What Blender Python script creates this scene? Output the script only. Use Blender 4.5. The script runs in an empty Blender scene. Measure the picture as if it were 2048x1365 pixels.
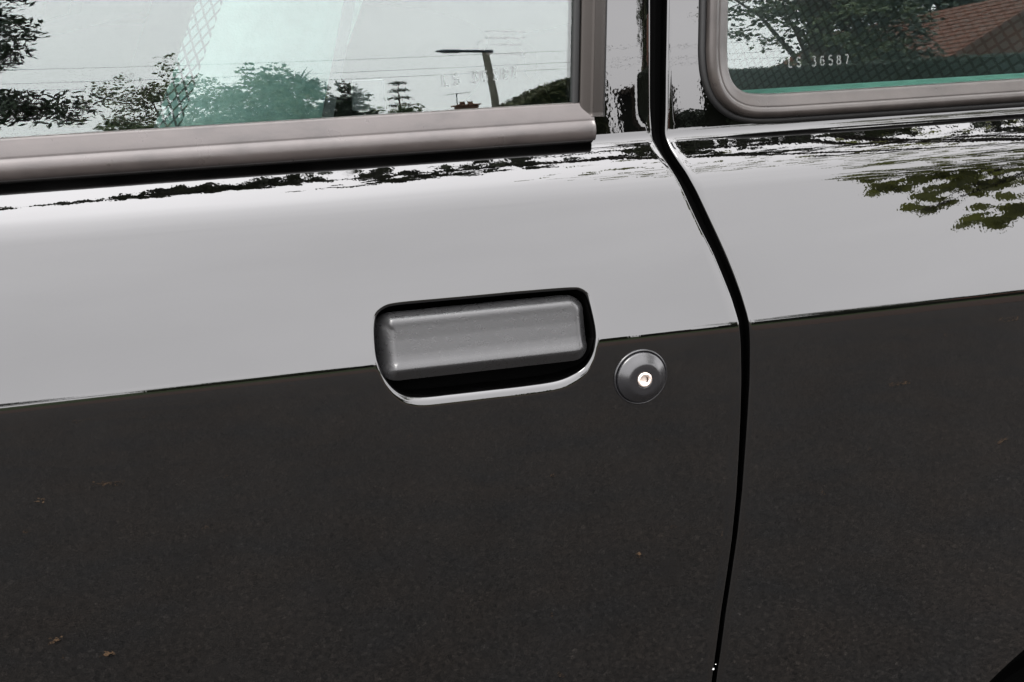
import bpy, math, random
import numpy as np
from mathutils import Vector, Matrix

random.seed(7)
rng = np.random.default_rng(11)
scene = bpy.context.scene
COL = scene.collection

# ------------------------------------------------------------------ camera
YAW, PITCH, ROLL = math.radians(17), math.radians(16), math.radians(-1.5)
fwd = Vector((math.sin(YAW)*math.cos(PITCH), math.cos(YAW)*math.cos(PITCH), -math.sin(PITCH)))
rt0 = Vector((math.cos(YAW), -math.sin(YAW), 0)); up0 = rt0.cross(fwd)
rt = math.cos(ROLL)*rt0 + math.sin(ROLL)*up0
up = -math.sin(ROLL)*rt0 + math.cos(ROLL)*up0
cd = bpy.data.cameras.new("camera"); cam = bpy.data.objects.new("camera", cd); COL.objects.link(cam)
cd.sensor_width = 36; cd.lens = 2844/2048*36; cd.clip_start = 0.02; cd.clip_end = 3000
cam.matrix_world = Matrix(((rt.x, up.x, -fwd.x, -0.267), (rt.y, up.y, -fwd.y, -0.8733),
                           (rt.z, up.z, -fwd.z, 1.1183), (0, 0, 0, 1)))
scene.camera = cam

# ------------------------------------------------------------------ sky, sun, exposure
SUN_EL, SUN_AZ = math.radians(55), math.radians(-75)       # azimuth from -Y towards +X
w = bpy.data.worlds.new("World"); scene.world = w; w.use_nodes = True
nt = w.node_tree; nt.nodes.clear()
def N(t, typ, **kw):
    n = t.nodes.new(typ)
    for k, v in kw.items(): setattr(n, k, v)
    return n
def math_node(t, op, a, b=None, clamp=False):
    n = t.nodes.new('ShaderNodeMath'); n.operation = op; n.use_clamp = clamp
    for i, v in enumerate((a, b)):
        if v is None: continue
        if isinstance(v, (int, float)): n.inputs[i].default_value = v
        else: t.links.new(v, n.inputs[i])
    return n.outputs[0]
def mixc(t, fac, a, b, mode='MIX'):
    n = t.nodes.new('ShaderNodeMix'); n.data_type = 'RGBA'; n.blend_type = mode
    for i, v in ((0, fac), (6, a), (7, b)):
        if isinstance(v, (int, float)): n.inputs[i].default_value = v
        elif isinstance(v, tuple): n.inputs[i].default_value = v if len(v) == 4 else v + (1,)
        else: t.links.new(v, n.inputs[i])
    return n.outputs[2]
out = N(nt, 'ShaderNodeOutputWorld'); bg = N(nt, 'ShaderNodeBackground'); bg.inputs[1].default_value = 0.1
nt.links.new(bg.outputs[0], out.inputs[0])
sky = N(nt, 'ShaderNodeTexSky', sky_type='NISHITA', sun_disc=False)
sky.sun_elevation = SUN_EL; sky.sun_rotation = math.radians(180) - SUN_AZ
sky.air_density = 1.0; sky.dust_density = 3.0
tc = N(nt, 'ShaderNodeTexCoord'); sp = N(nt, 'ShaderNodeSeparateXYZ')
nt.links.new(tc.outputs['Generated'], sp.inputs[0])
zc = math_node(nt, 'MAXIMUM', sp.outputs[2], 0.0)
# overcast: about three times as bright overhead as at the horizon, softened, with faint cloud structure
g = math_node(nt, 'ADD', math_node(nt, 'MULTIPLY', zc, 0.16), math_node(nt, 'MULTIPLY', math_node(nt, 'POWER', zc, 6.0), 0.64)); g = math_node(nt, 'ADD', g, 0.735)
cn = N(nt, 'ShaderNodeTexNoise'); cn.inputs['Scale'].default_value = 2.2; cn.inputs['Detail'].default_value = 5
mp = N(nt, 'ShaderNodeMapping'); mp.inputs['Scale'].default_value = (1, 1, 2.4)
nt.links.new(tc.outputs['Generated'], mp.inputs[0]); nt.links.new(mp.outputs[0], cn.inputs[0])
cl = math_node(nt, 'MULTIPLY_ADD', cn.outputs[0], 0.34); cl.node.inputs[2].default_value = 0.83
lum = math_node(nt, 'MULTIPLY', math_node(nt, 'MULTIPLY', g, cl), 11.0)
cmb = N(nt, 'ShaderNodeCombineXYZ')
for i, k in enumerate((1.003, 0.985, 1.003)):
    nt.links.new(math_node(nt, 'MULTIPLY', lum, k), cmb.inputs[i])
hs = N(nt, 'ShaderNodeHueSaturation'); hs.inputs['Saturation'].default_value = 0.3
nt.links.new(sky.outputs[0], hs.inputs['Color'])
nt.links.new(mixc(nt, 0.88, hs.outputs[0], cmb.outputs[0]), bg.inputs[0])

sd = bpy.data.lights.new("sun", 'SUN'); sd.energy = 0.6; sd.angle = math.radians(24); sd.color = (1, .97, .92)
sun = bpy.data.objects.new("sun", sd); COL.objects.link(sun)
sdir = Vector((math.cos(SUN_EL)*math.sin(SUN_AZ), -math.cos(SUN_EL)*math.cos(SUN_AZ), math.sin(SUN_EL)))
sun.rotation_euler = sdir.to_track_quat('Z', 'Y').to_euler(); sun.location = sdir*50

scene.view_settings.view_transform = 'Standard'; scene.view_settings.look = 'None'
scene.view_settings.exposure = 3.65; scene.view_settings.gamma = 1
scene.render.engine = 'CYCLES'
cy = scene.cycles
cy.max_bounces = 10; cy.glossy_bounces = 6; cy.transparent_max_bounces = 12; cy.diffuse_bounces = 3
cy.caustics_reflective = False; cy.caustics_refractive = False
cy.use_denoising = True; cy.use_adaptive_sampling = False
try: cy.denoising_prefilter = 'ACCURATE'
except Exception: pass

# ------------------------------------------------------------------ materials
def pmat(name, color, rough=0.5, spec=0.5, metal=0.0, ior=1.5):
    m = bpy.data.materials.new(name); m.use_nodes = True
    b = m.node_tree.nodes['Principled BSDF']
    b.inputs['Base Color'].default_value = tuple(color) + (1,)
    b.inputs['Roughness'].default_value = rough; b.inputs['Metallic'].default_value = metal
    b.inputs['IOR'].default_value = ior; b.inputs['Specular IOR Level'].default_value = spec
    return m, m.node_tree, b
def noise(t, scale, detail=4, rough=.55, coord=None, vec_scale=None):
    n = t.nodes.new('ShaderNodeTexNoise')
    n.inputs['Scale'].default_value = scale; n.inputs['Detail'].default_value = detail; n.inputs['Roughness'].default_value = rough
    c = t.nodes.new('ShaderNodeTexCoord'); src = c.outputs[coord or 'Object']
    if vec_scale:
        mpn = t.nodes.new('ShaderNodeMapping'); mpn.inputs['Scale'].default_value = vec_scale
        t.links.new(src, mpn.inputs[0]); src = mpn.outputs[0]
    t.links.new(src, n.inputs['Vector'])
    return n.outputs[0]
def ramp(t, fac, stops):
    r = t.nodes.new('ShaderNodeValToRGB'); e = r.color_ramp.elements
    while len(e) < len(stops): e.new(0.5)
    for i, (p, c) in enumerate(stops):
        e[i].position = p; e[i].color = tuple(c) + (1,) if len(c) == 3 else c
    t.links.new(fac, r.inputs[0]); return r.outputs[0]
def bump(t, b, h, strength, dist=0.001):
    n = t.nodes.new('ShaderNodeBump'); n.inputs['Strength'].default_value = strength; n.inputs['Distance'].default_value = dist
    t.links.new(h, n.inputs['Height']); t.links.new(n.outputs[0], b.inputs['Normal'])

# black cellulose paint: nearly black body, mirror-like, faint water spots
PAINT, t, b = pmat("black_paint", (.0007, .0006, .0006), .012, .5)
t.links.new(ramp(t, noise(t, 14, 6, .7), [(.38, (.0002, .0002, .0002)), (.72, (.0009, .0009, .0009))]), b.inputs['Base Color'])
spots = ramp(t, noise(t, 38, 1, .3), [(.735, (.012,)*3), (.78, (.055,)*3)])
t.links.new(spots, b.inputs['Roughness'])
bump(t, b, noise(t, 420, 1, .3), .012, .0006)

TRIM, t, b = pmat("satin_anodised_trim", (.013, .0095, .0085), .34, .32)
b.inputs['Specular Tint'].default_value = (1, .96, .945, 1)
c = ramp(t, noise(t, 26, 6, .65, vec_scale=(1, 1, 2.5)), [(.28, (.007, .006, .0056)), (.45, (.0145, .0122, .0115)), (.66, (.019, .0160, .0150)), (.8, (.030, .026, .024))])
t.links.new(c, b.inputs['Base Color'])
t.links.new(ramp(t, noise(t, 60, 5), [(.3, (.25,)*3), (.7, (.43,)*3)]), b.inputs['Roughness'])
bump(t, b, noise(t, 900, 3), .10, .0004)

TRIMD, t, b = pmat("dark_window_channel", (.0045, .0039, .0035), .36, .15)
b.inputs["Specular Tint"].default_value = (1, .92, .86, 1)
bump(t, b, noise(t, 700, 3), .1, .0004)
RUBBER, t, b = pmat("black_rubber", (.003, .003, .003), .55, .14)
RIMM, t, b = pmat("shaded_rim_black", (.0008, .0008, .0008), .8, .0)  # rim near-black, the shade inside the wheel arch put into its colour
TRIM2, t, b = pmat("reflection_dark_rear_frame", (.009, .0078, .0072), .36, .24)  # darker copy of the sill trim, dark tree reflections put into its colour
b.inputs["Specular Tint"].default_value = (1, .95, .92, 1)
t.links.new(ramp(t, noise(t, 34, 6, .65), [(.3, (.006, .0052, .0048)), (.7, (.014, .012, .011))]), b.inputs["Base Color"])
t.links.new(ramp(t, noise(t, 60, 5), [(.3, (.25,)*3), (.7, (.43,)*3)]), b.inputs["Roughness"])
bump(t, b, noise(t, 900, 3), .12, .0004)
GASK, t, b = pmat("lightened_gasket", (.012, .011, .0105), .5, .25)  # lighter than the other rubber to lift the dark reflected strip under the trim
TYRE, t, b = pmat("shaded_tyre_rubber", (.0008, .0008, .0008), .9, .0)  # darker than real rubber, wheel arch shade put into the colour
VOID, t, b = pmat("unlit_black_lining", (.0012, .0012, .0012), .8, .0)
HANDLE, t, b = pmat("satin_black_handle", (.0058, .0058, .0060), .31, .31)
bump(t, b, noise(t, 1300, 3), .38, .0004)
t.links.new(ramp(t, noise(t, 240, 5), [(.35, (.26,)*3), (.7, (.36,)*3)]), b.inputs['Roughness'])
LOCKM, t, b = pmat("satin_black_lock", (.0045, .0045, .005), .25, .30)
bump(t, b, noise(t, 1800, 2), .10, .0003)
SILVER, t, b = pmat("lock_steel", (.62, .54, .49), .42, .5, 1.0)
BRASS, t, b = pmat("worn_key_slot", (.020, .013, .010), .6, .1, .0)
FLAKE, t, b = pmat("white_primer_chip", (.55, .55, .53), .6, .3)

def glass_mat():
    m = bpy.data.materials.new("window_glass"); m.use_nodes = True; t = m.node_tree; t.nodes.clear()
    o = N(t, 'ShaderNodeOutputMaterial'); mx = N(t, 'ShaderNodeMixShader')
    tr = N(t, 'ShaderNodeBsdfTransparent'); tr.inputs[0].default_value = (.885, .94, .92, 1)
    gl = N(t, 'ShaderNodeBsdfGlossy'); gl.inputs['Roughness'].default_value = .0; gl.inputs[0].default_value = (.965, 1, .99, 1)
    lw = N(t, 'ShaderNodeLayerWeight'); lw.inputs['Blend'].default_value = .5
    p5 = math_node(t, 'POWER', lw.outputs['Facing'], 5.0)
    f = math_node(t, 'MULTIPLY_ADD', p5, .96); f.node.inputs[2].default_value = .036
    t.links.new(f, mx.inputs[0]); t.links.new(tr.outputs[0], mx.inputs[1]); t.links.new(gl.outputs[0], mx.inputs[2])
    t.links.new(mx.outputs[0], o.inputs[0]); return m
GLASS = glass_mat()
def etch_mat(name, alpha, col):
    m = bpy.data.materials.new(name); m.use_nodes = True; t = m.node_tree; t.nodes.clear()
    o = N(t, 'ShaderNodeOutputMaterial'); mx = N(t, 'ShaderNodeMixShader'); mx.inputs[0].default_value = alpha
    tr = N(t, 'ShaderNodeBsdfTransparent'); df = N(t, 'ShaderNodeBsdfDiffuse'); df.inputs[0].default_value = col + (1,)
    t.links.new(tr.outputs[0], mx.inputs[1]); t.links.new(df.outputs[0], mx.inputs[2]); t.links.new(mx.outputs[0], o.inputs[0]); return m
ETCH = etch_mat("etched_frosting", .44, (.10, .108, .105))
STAMP = etch_mat("faint_maker_stamp", .16, (.11, .10, .10))

VINYL, t, b = pmat("teal_vinyl", (.06, .1, .09), .55, .3)
t.links.new(ramp(t, noise(t, 90, 4), [(.3, (.027, .048, .044)), (.7, (.036, .062, .057))]), b.inputs['Base Color'])
bump(t, b, noise(t, 500, 3), .2)
CAPV, t, b = pmat("teal_door_capping", (.020, .050, .041), .6, .25)
t.links.new(ramp(t, noise(t, 60, 5, .7), [(.3, (.015, .040, .033)), (.7, (.026, .060, .050))]), b.inputs['Base Color'])
def fabric(name, base, line, ux, uy, uz, vz, wid):
    """woven lattice: thin dark lines crossing on the diagonal"""
    m, t, b = pmat(name, base, .85, .2)
    tcn = N(t, 'ShaderNodeTexCoord'); sx = N(t, 'ShaderNodeSeparateXYZ'); t.links.new(tcn.outputs['Object'], sx.inputs[0])
    u = math_node(t, 'ADD', math_node(t, 'ADD', math_node(t, 'MULTIPLY', sx.outputs[0], ux), math_node(t, 'MULTIPLY', sx.outputs[1], uy)), math_node(t, 'MULTIPLY', sx.outputs[2], uz))
    v = math_node(t, 'MULTIPLY', sx.outputs[2], vz)
    wob = math_node(t, 'MULTIPLY', noise(t, 160, 2), .25); v = math_node(t, 'ADD', v, wob)
    def ln(x): return math_node(t, 'ABSOLUTE', math_node(t, 'SUBTRACT', math_node(t, 'FRACT', x), .5))
    d = math_node(t, 'MINIMUM', ln(math_node(t, 'ADD', u, v)), ln(math_node(t, 'SUBTRACT', u, v)))
    t.links.new(ramp(t, d, [(wid, line), (wid+.07, base)]), b.inputs['Base Color'])
    bump(t, b, noise(t, 1400, 2), .3)
    return m
FABF = fabric("teal_diamond_cloth", (.040, .066, .062), (.006, .008, .009), 125, 0, -54, 80, .09)
FABR = fabric("teal_scale_cloth", (.019, .025, .026), (.0065, .0085, .009), 0, 44, 0, 78, .10)
BLACKCL, t, b = pmat("black_seat_cloth", (.0012, .0013, .0013), .9, .0)
DARKTRIM, t, b = pmat("dark_cabin_trim", (.006, .007, .008), .7, .2)
HEADL, t, b = pmat("pale_headlining", (.42, .44, .42), .9, .1)

# ------------------------------------------------------------------ tags and mesh helpers
def tag(o, label=None, cat=None, group=None, kind=None):
    if label: o['label'] = label
    if cat: o['category'] = cat
    if group: o['group'] = group
    if kind: o['kind'] = kind
    return o
def empty(name, loc=(0, 0, 0)):
    o = bpy.data.objects.new(name, None); o.empty_display_size = .1; o.location = loc; COL.objects.link(o); return o
def mesh(name, verts, faces, mat, parent=None, smooth=True, mats=None, fmat=None):
    me = bpy.data.meshes.new(name)
    me.from_pydata([tuple(map(float, v)) for v in verts], [], [tuple(int(i) for i in f) for f in faces])
    for m in (mats or [mat]): me.materials.append(m)
    if fmat is not None: me.polygons.foreach_set('material_index', np.asarray(fmat, dtype=np.int32))
    me.polygons.foreach_set('use_smooth', [smooth]*len(me.polygons)); me.update()
    o = bpy.data.objects.new(name, me); COL.objects.link(o)
    if parent is not None:
        o.parent = parent; o.matrix_parent_inverse = Matrix.Translation(-parent.matrix_basis.translation) if parent.parent is None else Matrix()
    return o
class MB:
    def __init__(s): s.v = []; s.f = []; s.m = []
    def add(s, vs, fs, mi=0):
        k = len(s.v); s.v.extend([tuple(map(float, v)) for v in vs]); s.f.extend([tuple(int(i)+k for i in f) for f in fs]); s.m.extend([mi]*len(fs))
    def grid(s, P, closed=False, mi=0):        # P: rows x cols x 3
        R, C = len(P), len(P[0]); vs = [p for row in P for p in row]; fs = []
        for i in range(R-1):
            for j in range(C if closed else C-1):
                j2 = (j+1) % C; fs.append((i*C+j, i*C+j2, (i+1)*C+j2, (i+1)*C+j))
        s.add(vs, fs, mi)
    def box(s, lo, hi, mi=0):
        (a, b_, c_), (d, e, f_) = lo, hi
        s.add([(a,b_,c_),(d,b_,c_),(d,e,c_),(a,e,c_),(a,b_,f_),(d,b_,f_),(d,e,f_),(a,e,f_)],
              [(0,3,2,1),(4,5,6,7),(0,1,5,4),(1,2,6,5),(2,3,7,6),(3,0,4,7)], mi)
    def tube(s, pts, radii, n=8, mi=0, cap=True):
        pts = [Vector(p) for p in pts]; P = []
        for i, p in enumerate(pts):
            d = (pts[min(i+1, len(pts)-1)] - pts[max(i-1, 0)]).normalized()
            a = d.orthogonal().normalized() if i == 0 else (a - d*a.dot(d)).normalized()
            b_ = d.cross(a); r = float(radii[i]) if hasattr(radii, "__len__") else float(radii)
            P.append([p + r*(math.cos(2*math.pi*k/n)*a + math.sin(2*math.pi*k/n)*b_) for k in range(n)])
        base = len(s.v); s.grid(P, True, mi)
        if cap:
            s.f.append(tuple(range(base, base+n))[::-1]); s.f.append(tuple(range(base+(len(pts)-1)*n, base+len(pts)*n))); s.m.extend([mi, mi])
    def build(s, name, mat, parent=None, smooth=True, mats=None):
        return mesh(name, s.v, s.f, mat, parent, smooth, mats, s.m if mats else None)

# ------------------------------------------------------------------ body section (tilt of the panel along its girth s; s = 0 at the crease)
ZC = 0.85
NODES = [(-.75, -40), (-.55, -16), (-.40, -8.5), (-.25, -5), (-.10, -2), (-.012, 0.0), (-.0045, 2.5), (0, 8.5), (.003, 20.5), (.05, 21.5), (.096, 24.5),
         (.107, 33), (.116, 42), (.126, 45.5), (.137, 46.5), (.1405, 44), (.149, 5), (.16, 5), (.25, 7.2), (.34, 11), (.6, 30)]
S = np.linspace(-.75, .6, 27001); DS = S[1]-S[0]
U = np.interp(S, *zip(*NODES)); kk = np.hanning(41); kk /= kk.sum()
U = np.convolve(np.pad(U, 20, mode='edge'), kk, 'valid')
def integ(u):
    z = np.cumsum(np.cos(np.radians(u)))*DS; y = np.cumsum(np.sin(np.radians(u)))*DS; return z, y
Zt, Yt = integ(U); i0 = int(np.argmin(abs(S))); Zt -= Zt[i0]; Yt -= Yt[i0]
UG = np.where(S < .155, 5.0, U); Zg, Yg = integ(UG); j0 = int(np.argmin(abs(S-.2))); Zg += Zt[j0]-Zg[j0]; Yg += Yt[j0]-Yg[j0]
def ripple(x, s):                      # pressed steel is never quite flat
    return (6e-5*np.sin(19*x+7*s+.6) + 5e-5*np.sin(31*x-23*s+2.1) + 4e-5*np.sin(11*x+41*s+4.0) + 1.2e-5*np.sin(83*x+61*s))
def P(x, s, inset=0.0):                # body surface, moved inwards along its normal
    u = math.radians(float(np.interp(s, S, U))); y = float(np.interp(s, S, Yt)); z = float(np.interp(s, S, Zt))
    q = inset + (ripple(x, s) if s < .14 else 0.4*ripple(x, s))
    return np.array((x, y + q*math.cos(u), ZC + z - q*math.sin(u)))
def G(x, s, outset=0.0):               # plane of the window glass, moved outwards
    u = math.radians(float(np.interp(s, S, UG))); y = float(np.interp(s, S, Yg)); z = float(np.interp(s, S, Zg))
    return np.array((x, y - outset*math.cos(u), ZC + z + outset*math.sin(u)))
def rows_between(s0, s1, must=(), dmax=.006, du=.7, zones=()):
    r = [s0]; s = s0
    while s < s1 - 1e-9:
        uu = abs(np.interp(s+.0006, S, U) - np.interp(s, S, U))/.0006
        step = min(dmax, du/max(uu, 1e-6)); step = max(step, .00035)
        for a, b_, st in zones:
            if a - 1e-9 <= s < b_: step = min(step, st)
        s = min(s+step, s1); r.append(s)
    for m_ in must:
        if s0 < m_ < s1:
            k = int(np.argmin([abs(q-m_) for q in r]))
            r[k] = m_
    return sorted(set(r))
def catmull(pts, n, closed=False):
    pts = [np.array(p, float) for p in pts]; L = len(pts); o = []
    for i in range(L if closed else L-1):
        p0 = pts[(i-1) % L] if closed or i > 0 else 2*pts[0]-pts[1]
        p1 = pts[i]; p2 = pts[(i+1) % L]
        p3 = pts[(i+2) % L] if closed or i+2 < L else 2*pts[-1]-pts[-2]
        for k in range(n):
            t = k/n
            o.append(.5*((2*p1)+(-p0+p2)*t+(2*p0-5*p1+4*p2-p3)*t*t+(-p0+3*p1-3*p2+p3)*t**3))
    if not closed: o.append(pts[-1])
    return o

# edges of the shut line between the doors, as (s, x)
GL = [(.60, .150), (.42, .142), (.2407, .1325), (.19, .1302), (.1609, .1293), (.1438, .1296), (.1296, .1320), (.1144, .1362), (.1036, .1394), (.0882, .1438), (.0697, .1496),
      (.0537, .1556), (.0354, .1608), (.0193, .1650), (.0035, .1677), (-.0149, .1695), (-.041, .1705), (-.0675, .1706), (-.0936, .1703),
      (-.1285, .1696), (-.1642, .1676), (-.1965, .1647), (-.2248, .1618), (-.262, .1592), (-.2868, .1575), (-.36, .153), (-.62, .150)]
GR = [(.60, .162), (.42, .154), (.2403, .1443), (.19, .1412), (.1603, .1399), (.1458, .1387), (.1343, .1392), (.1222, .1422), (.1137, .1450), (.1053, .1473), (.0864, .1530), (.0734, .1570),
      (.0604, .1611), (.0475, .1650), (.0336, .1687), (.0197, .1718), (.0045, .1744), (-.0156, .1757), (-.0417, .1761), (-.0681, .1753),
      (-.0941, .1744), (-.1275, .1732), (-.1619, .1710), (-.1925, .1681), (-.2254, .1650), (-.2627, .1624), (-.2807, .1609), (-.36, .157), (-.62, .154)]
def smooth_edge(tab):
    a = sorted(tab); s = np.array([q[0] for q in a]); x = np.array([q[1] for q in a])
    sg = np.linspace(-.62, .60, 2441); xg = np.interp(sg, s, x)
    k = np.hanning(25); k /= k.sum(); xs = np.convolve(np.pad(xg, 12, mode='edge'), k, 'valid'); xs[-60:] = xg[-60:]
    return lambda q: float(np.interp(q, sg, xs))
gapL, gapR = smooth_edge(GL), smooth_edge(GR)
def lip(side, r=.0022, depth=.012):    # rolled edge of a panel: (dx, inset) pairs past the edge
    o = [(side*(-r + r*math.sin(a)), r*(1-math.cos(a))) for a in np.linspace(0, math.pi/2, 6)]
    return o + [(0, r+depth*.4), (-side*.001, r+depth)]

S_LO = -.62
# ================================================================== THE CAR
car = empty("car", (0, .7, 0))
tag(car, "glossy black classic saloon car with satin window trim and recessed door handle", "car")

# ------------------------------------------------------------------ front door
HC = (-.0155, .0)                      # middle of the handle opening
HX0, HX1, HS0, HS1 = -.115, .085, -.050, .056
HOLE = [(-.0923, .0268), (-.0893, .0347), (-.0828, .0389), (-.0735, .0402), (-.0482, .0401), (-.0207, .0398), (.0143, .0395), (.0480, .0386), (.0556, .0364),
        (.0598, .0318), (.0618, .0195), (.0626, .0073), (.0616, -.003), (.0589, -.0133), (.0542, -.0216), (.0463, -.0278), (.0333, -.0322), (.0117, -.0332),
        (-.0148, -.0331), (-.041, -.0329), (-.0616, -.0325), (-.0724, -.0302), (-.0805, -.0250), (-.0872, -.0165), (-.0917, -.0063), (-.0938, .0039), (-.0937, .0154)]
hole = np.array(catmull(HOLE, 14, True)); hang = np.arctan2(hole[:, 1]-HC[1], hole[:, 0]-HC[0])
o_ = np.argsort(hang); hang, hole = hang[o_], hole[o_]; hrad = np.hypot(hole[:, 0]-HC[0], hole[:, 1]-HC[1])
def hole_r(a): return float(np.interp(a, np.r_[hang-2*math.pi, hang, hang+2*math.pi], np.r_[hrad, hrad, hrad]))

XL = -1.05
XP0 = .0845                            # skin starts here above the sill (under the window frame)
S_SILL = .146
front = empty  # placeholder, replaced below
xs_fixed = list(np.arange(XL, HX0-.003, .012)) + list(np.linspace(HX0, HX1, 68)) + [.0905, .097]
rows = rows_between(S_LO, .50, must=(HS0, HS1, S_SILL, 0.0), zones=((-.13, .16, .004), (.135, .152, .0006), (HS0, HS1, .003)))
mb = MB(); idx = {}
def vid(key, fn):
    if key not in idx:
        idx[key] = len(mb.v); mb.v.append(tuple(fn()))
    return idx[key]
cols_n = len(xs_fixed); NV = 9; LP = lip(+1)
def fx(j, s):
    if j < cols_n: return xs_fixed[j], 0.0
    k = j-cols_n; e = gapL(s); r0 = e-.0022
    if k < NV:
        f = (k+1)/(NV); x = xs_fixed[-1] + (r0-xs_fixed[-1])*f
        return x, edge_turn(s, r0-x)
    dx, ins = LP[k-NV+1]; return e+dx, ins+edge_turn(s, 0)
NC = cols_n + NV + len(LP)-1
def fp(i, j):
    s = rows[i]; x, ins = fx(j, s); return P(x, s, ins)
def edge_turn(s, d):                    # extra rounding of the upright pillar near its edge
    k = min(max((s-.150)/.012, 0), 1); return k*.00055*max(0, 1-d/.012)**2
jsill = next(j for j in range(cols_n) if xs_fixed[j] >= XP0-1e-6)
rh0, rh1 = rows.index(HS0), rows.index(HS1); jh0 = int(np.argmin(np.abs(np.array(xs_fixed)-HX0))); jh1 = int(np.argmin(np.abs(np.array(xs_fixed)-HX1)))
isill = rows.index(S_SILL)
for i in range(len(rows)-1):
    for j in range(NC-1):
        if i >= isill and j < jsill: continue
        if rh0 <= i < rh1 and jh0 <= j < jh1: continue
        q = [vid((a, b_), lambda a=a, b_=b_: fp(a, b_)) for a, b_ in ((i, j), (i, j+1), (i+1, j+1), (i+1, j))]
        mb.f.append(tuple(q))
# ring patch between the square cell and the handle opening, then the rolled lip
bd = [(rh0, j) for j in range(jh0, jh1)] + [(i, jh1) for i in range(rh0, rh1)] + [(rh1, j) for j in range(jh1, jh0, -1)] + [(i, jh0) for i in range(rh1, rh0, -1)]
NB = len(bd); ring = [vid(k, lambda k=k: fp(*k)) for k in bd]
bx = np.array([(fx(j, rows[i])[0], rows[i]) for i, j in bd]); ang = np.arctan2(bx[:, 1]-HC[1], bx[:, 0]-HC[0]); R0 = np.hypot(bx[:, 0]-HC[0], bx[:, 1]-HC[1])
RH = np.array([hole_r(a) for a in ang]); hp = np.c_[HC[0]+RH*np.cos(ang), HC[1]+RH*np.sin(ang)]
K = 14
prev = ring
for k in range(1, K+1):
    f = (k/K)**.9; r = R0*(1-f)+RH*f; cur = []
    for a, rr in zip(ang, r):
        cur.append(len(mb.v)); mb.v.append(tuple(P(HC[0]+rr*math.cos(a), HC[1]+rr*math.sin(a))))
    for q in range(NB): mb.f.append((prev[q], prev[(q+1) % NB], cur[(q+1) % NB], cur[q]))
    prev = cur
tn = np.roll(hp, -1, 0)-np.roll(hp, 1, 0); tn /= np.linalg.norm(tn, axis=1)[:, None]; inw = np.c_[-tn[:, 1], tn[:, 0]]
for _ in range(3): inw = (np.roll(inw, 1, 0)+2*inw+np.roll(inw, -1, 0)); inw /= np.linalg.norm(inw, axis=1)[:, None]
LR = .0042
LQ = [(.0022+.0058*max(0.0, float(inw[q, 1]))**1.5)/LR for q in range(NB)]     # the lower lip is turned over a larger radius
def lip_ring(off, dep): return [P(hp[q, 0]+inw[q, 0]*off*LQ[q], hp[q, 1]+inw[q, 1]*off*LQ[q], dep*(LQ[q] if dep < .009 else 1)) for q in range(NB)]
for a in list(np.linspace(0, math.pi/2, 10)[1:]) + ['wall']:
    pts = lip_ring(LR*1.02, LR+.004) if a == 'wall' else lip_ring(LR*math.sin(a), LR*(1-math.cos(a)))
    cur = list(range(len(mb.v), len(mb.v)+NB)); mb.v.extend(map(tuple, pts))
    for q in range(NB): mb.f.append((prev[q], prev[(q+1) % NB], cur[(q+1) % NB], cur[q]))
    prev = cur
front = mesh("front_door", mb.v, mb.f, PAINT, car); front['label'] = "black front door with the flush handle and round lock"

cup = MB()
cup.grid([lip_ring(LR*1.0, LR+.0035), lip_ring(LR*1.02, .016), lip_ring(LR*1.2, .024), lip_ring(LR*1.8, .028)], True)
cen = [P(HC[0]+(hp[q, 0]-HC[0])*.02, HC[1]+(hp[q, 1]-HC[1])*.02, .028) for q in range(NB)]
cup.grid([lip_ring(LR*1.8, .028), cen], True)
cup.build("handle_recess", VOID, front)

# pull handle: a plate with rounded corners and a lower edge that flares towards the hand
def rrect(hl, hh, r, n=14):
    o = []
    for cx, cy_, a0 in ((hl-r, hh-r, 0), (-hl+r, hh-r, 90), (-hl+r, -hh+r, 180), (hl-r, -hh+r, 270)):
        for k in range(n+1):
            a = math.radians(a0+90*k/n); o.append((cx+r*math.cos(a), cy_+r*math.sin(a)))
    # subdivide the straight runs
    res = []
    for i in range(len(o)):
        p, q = o[i], o[(i+1) % len(o)]; d = math.hypot(q[0]-p[0], q[1]-p[1]); m_ = max(1, int(d/.004)) if (i+1) % (n+1) == 0 else 1
        for k in range(m_): res.append((p[0]+(q[0]-p[0])*k/m_, p[1]+(q[1]-p[1])*k/m_))
    return res
HL, HH, HR = .0722, .0225, .0110
TILT = math.radians(13); H0 = np.array((-.0175, .0022, ZC+.0104))
ha, hb, hn = np.array((1, 0, -.003)), np.array((0, math.sin(TILT), math.cos(TILT))), np.array((0, -math.cos(TILT), math.sin(TILT)))
def face_d(b_):
    return float(np.interp(b_, [-.0228, -.0170, -.0155, -.0130, -.0105, -.0085, -.006, .004, .012, .0165, .0228],
                           [.0024, .0024, .0022, .0013, .0004, .0000, -.0003, -.0007, -.0006, -.0003, -.0001]))
pl = MB()
def spaced(lo, hi, w_lo, w_hi):
    o = list(np.arange(lo, lo+w_lo, .00045)) + list(np.linspace(lo+w_lo, hi-w_hi, 26)) + list(np.arange(hi-w_hi+.00045, hi, .00045)) + [hi]
    return o
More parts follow.
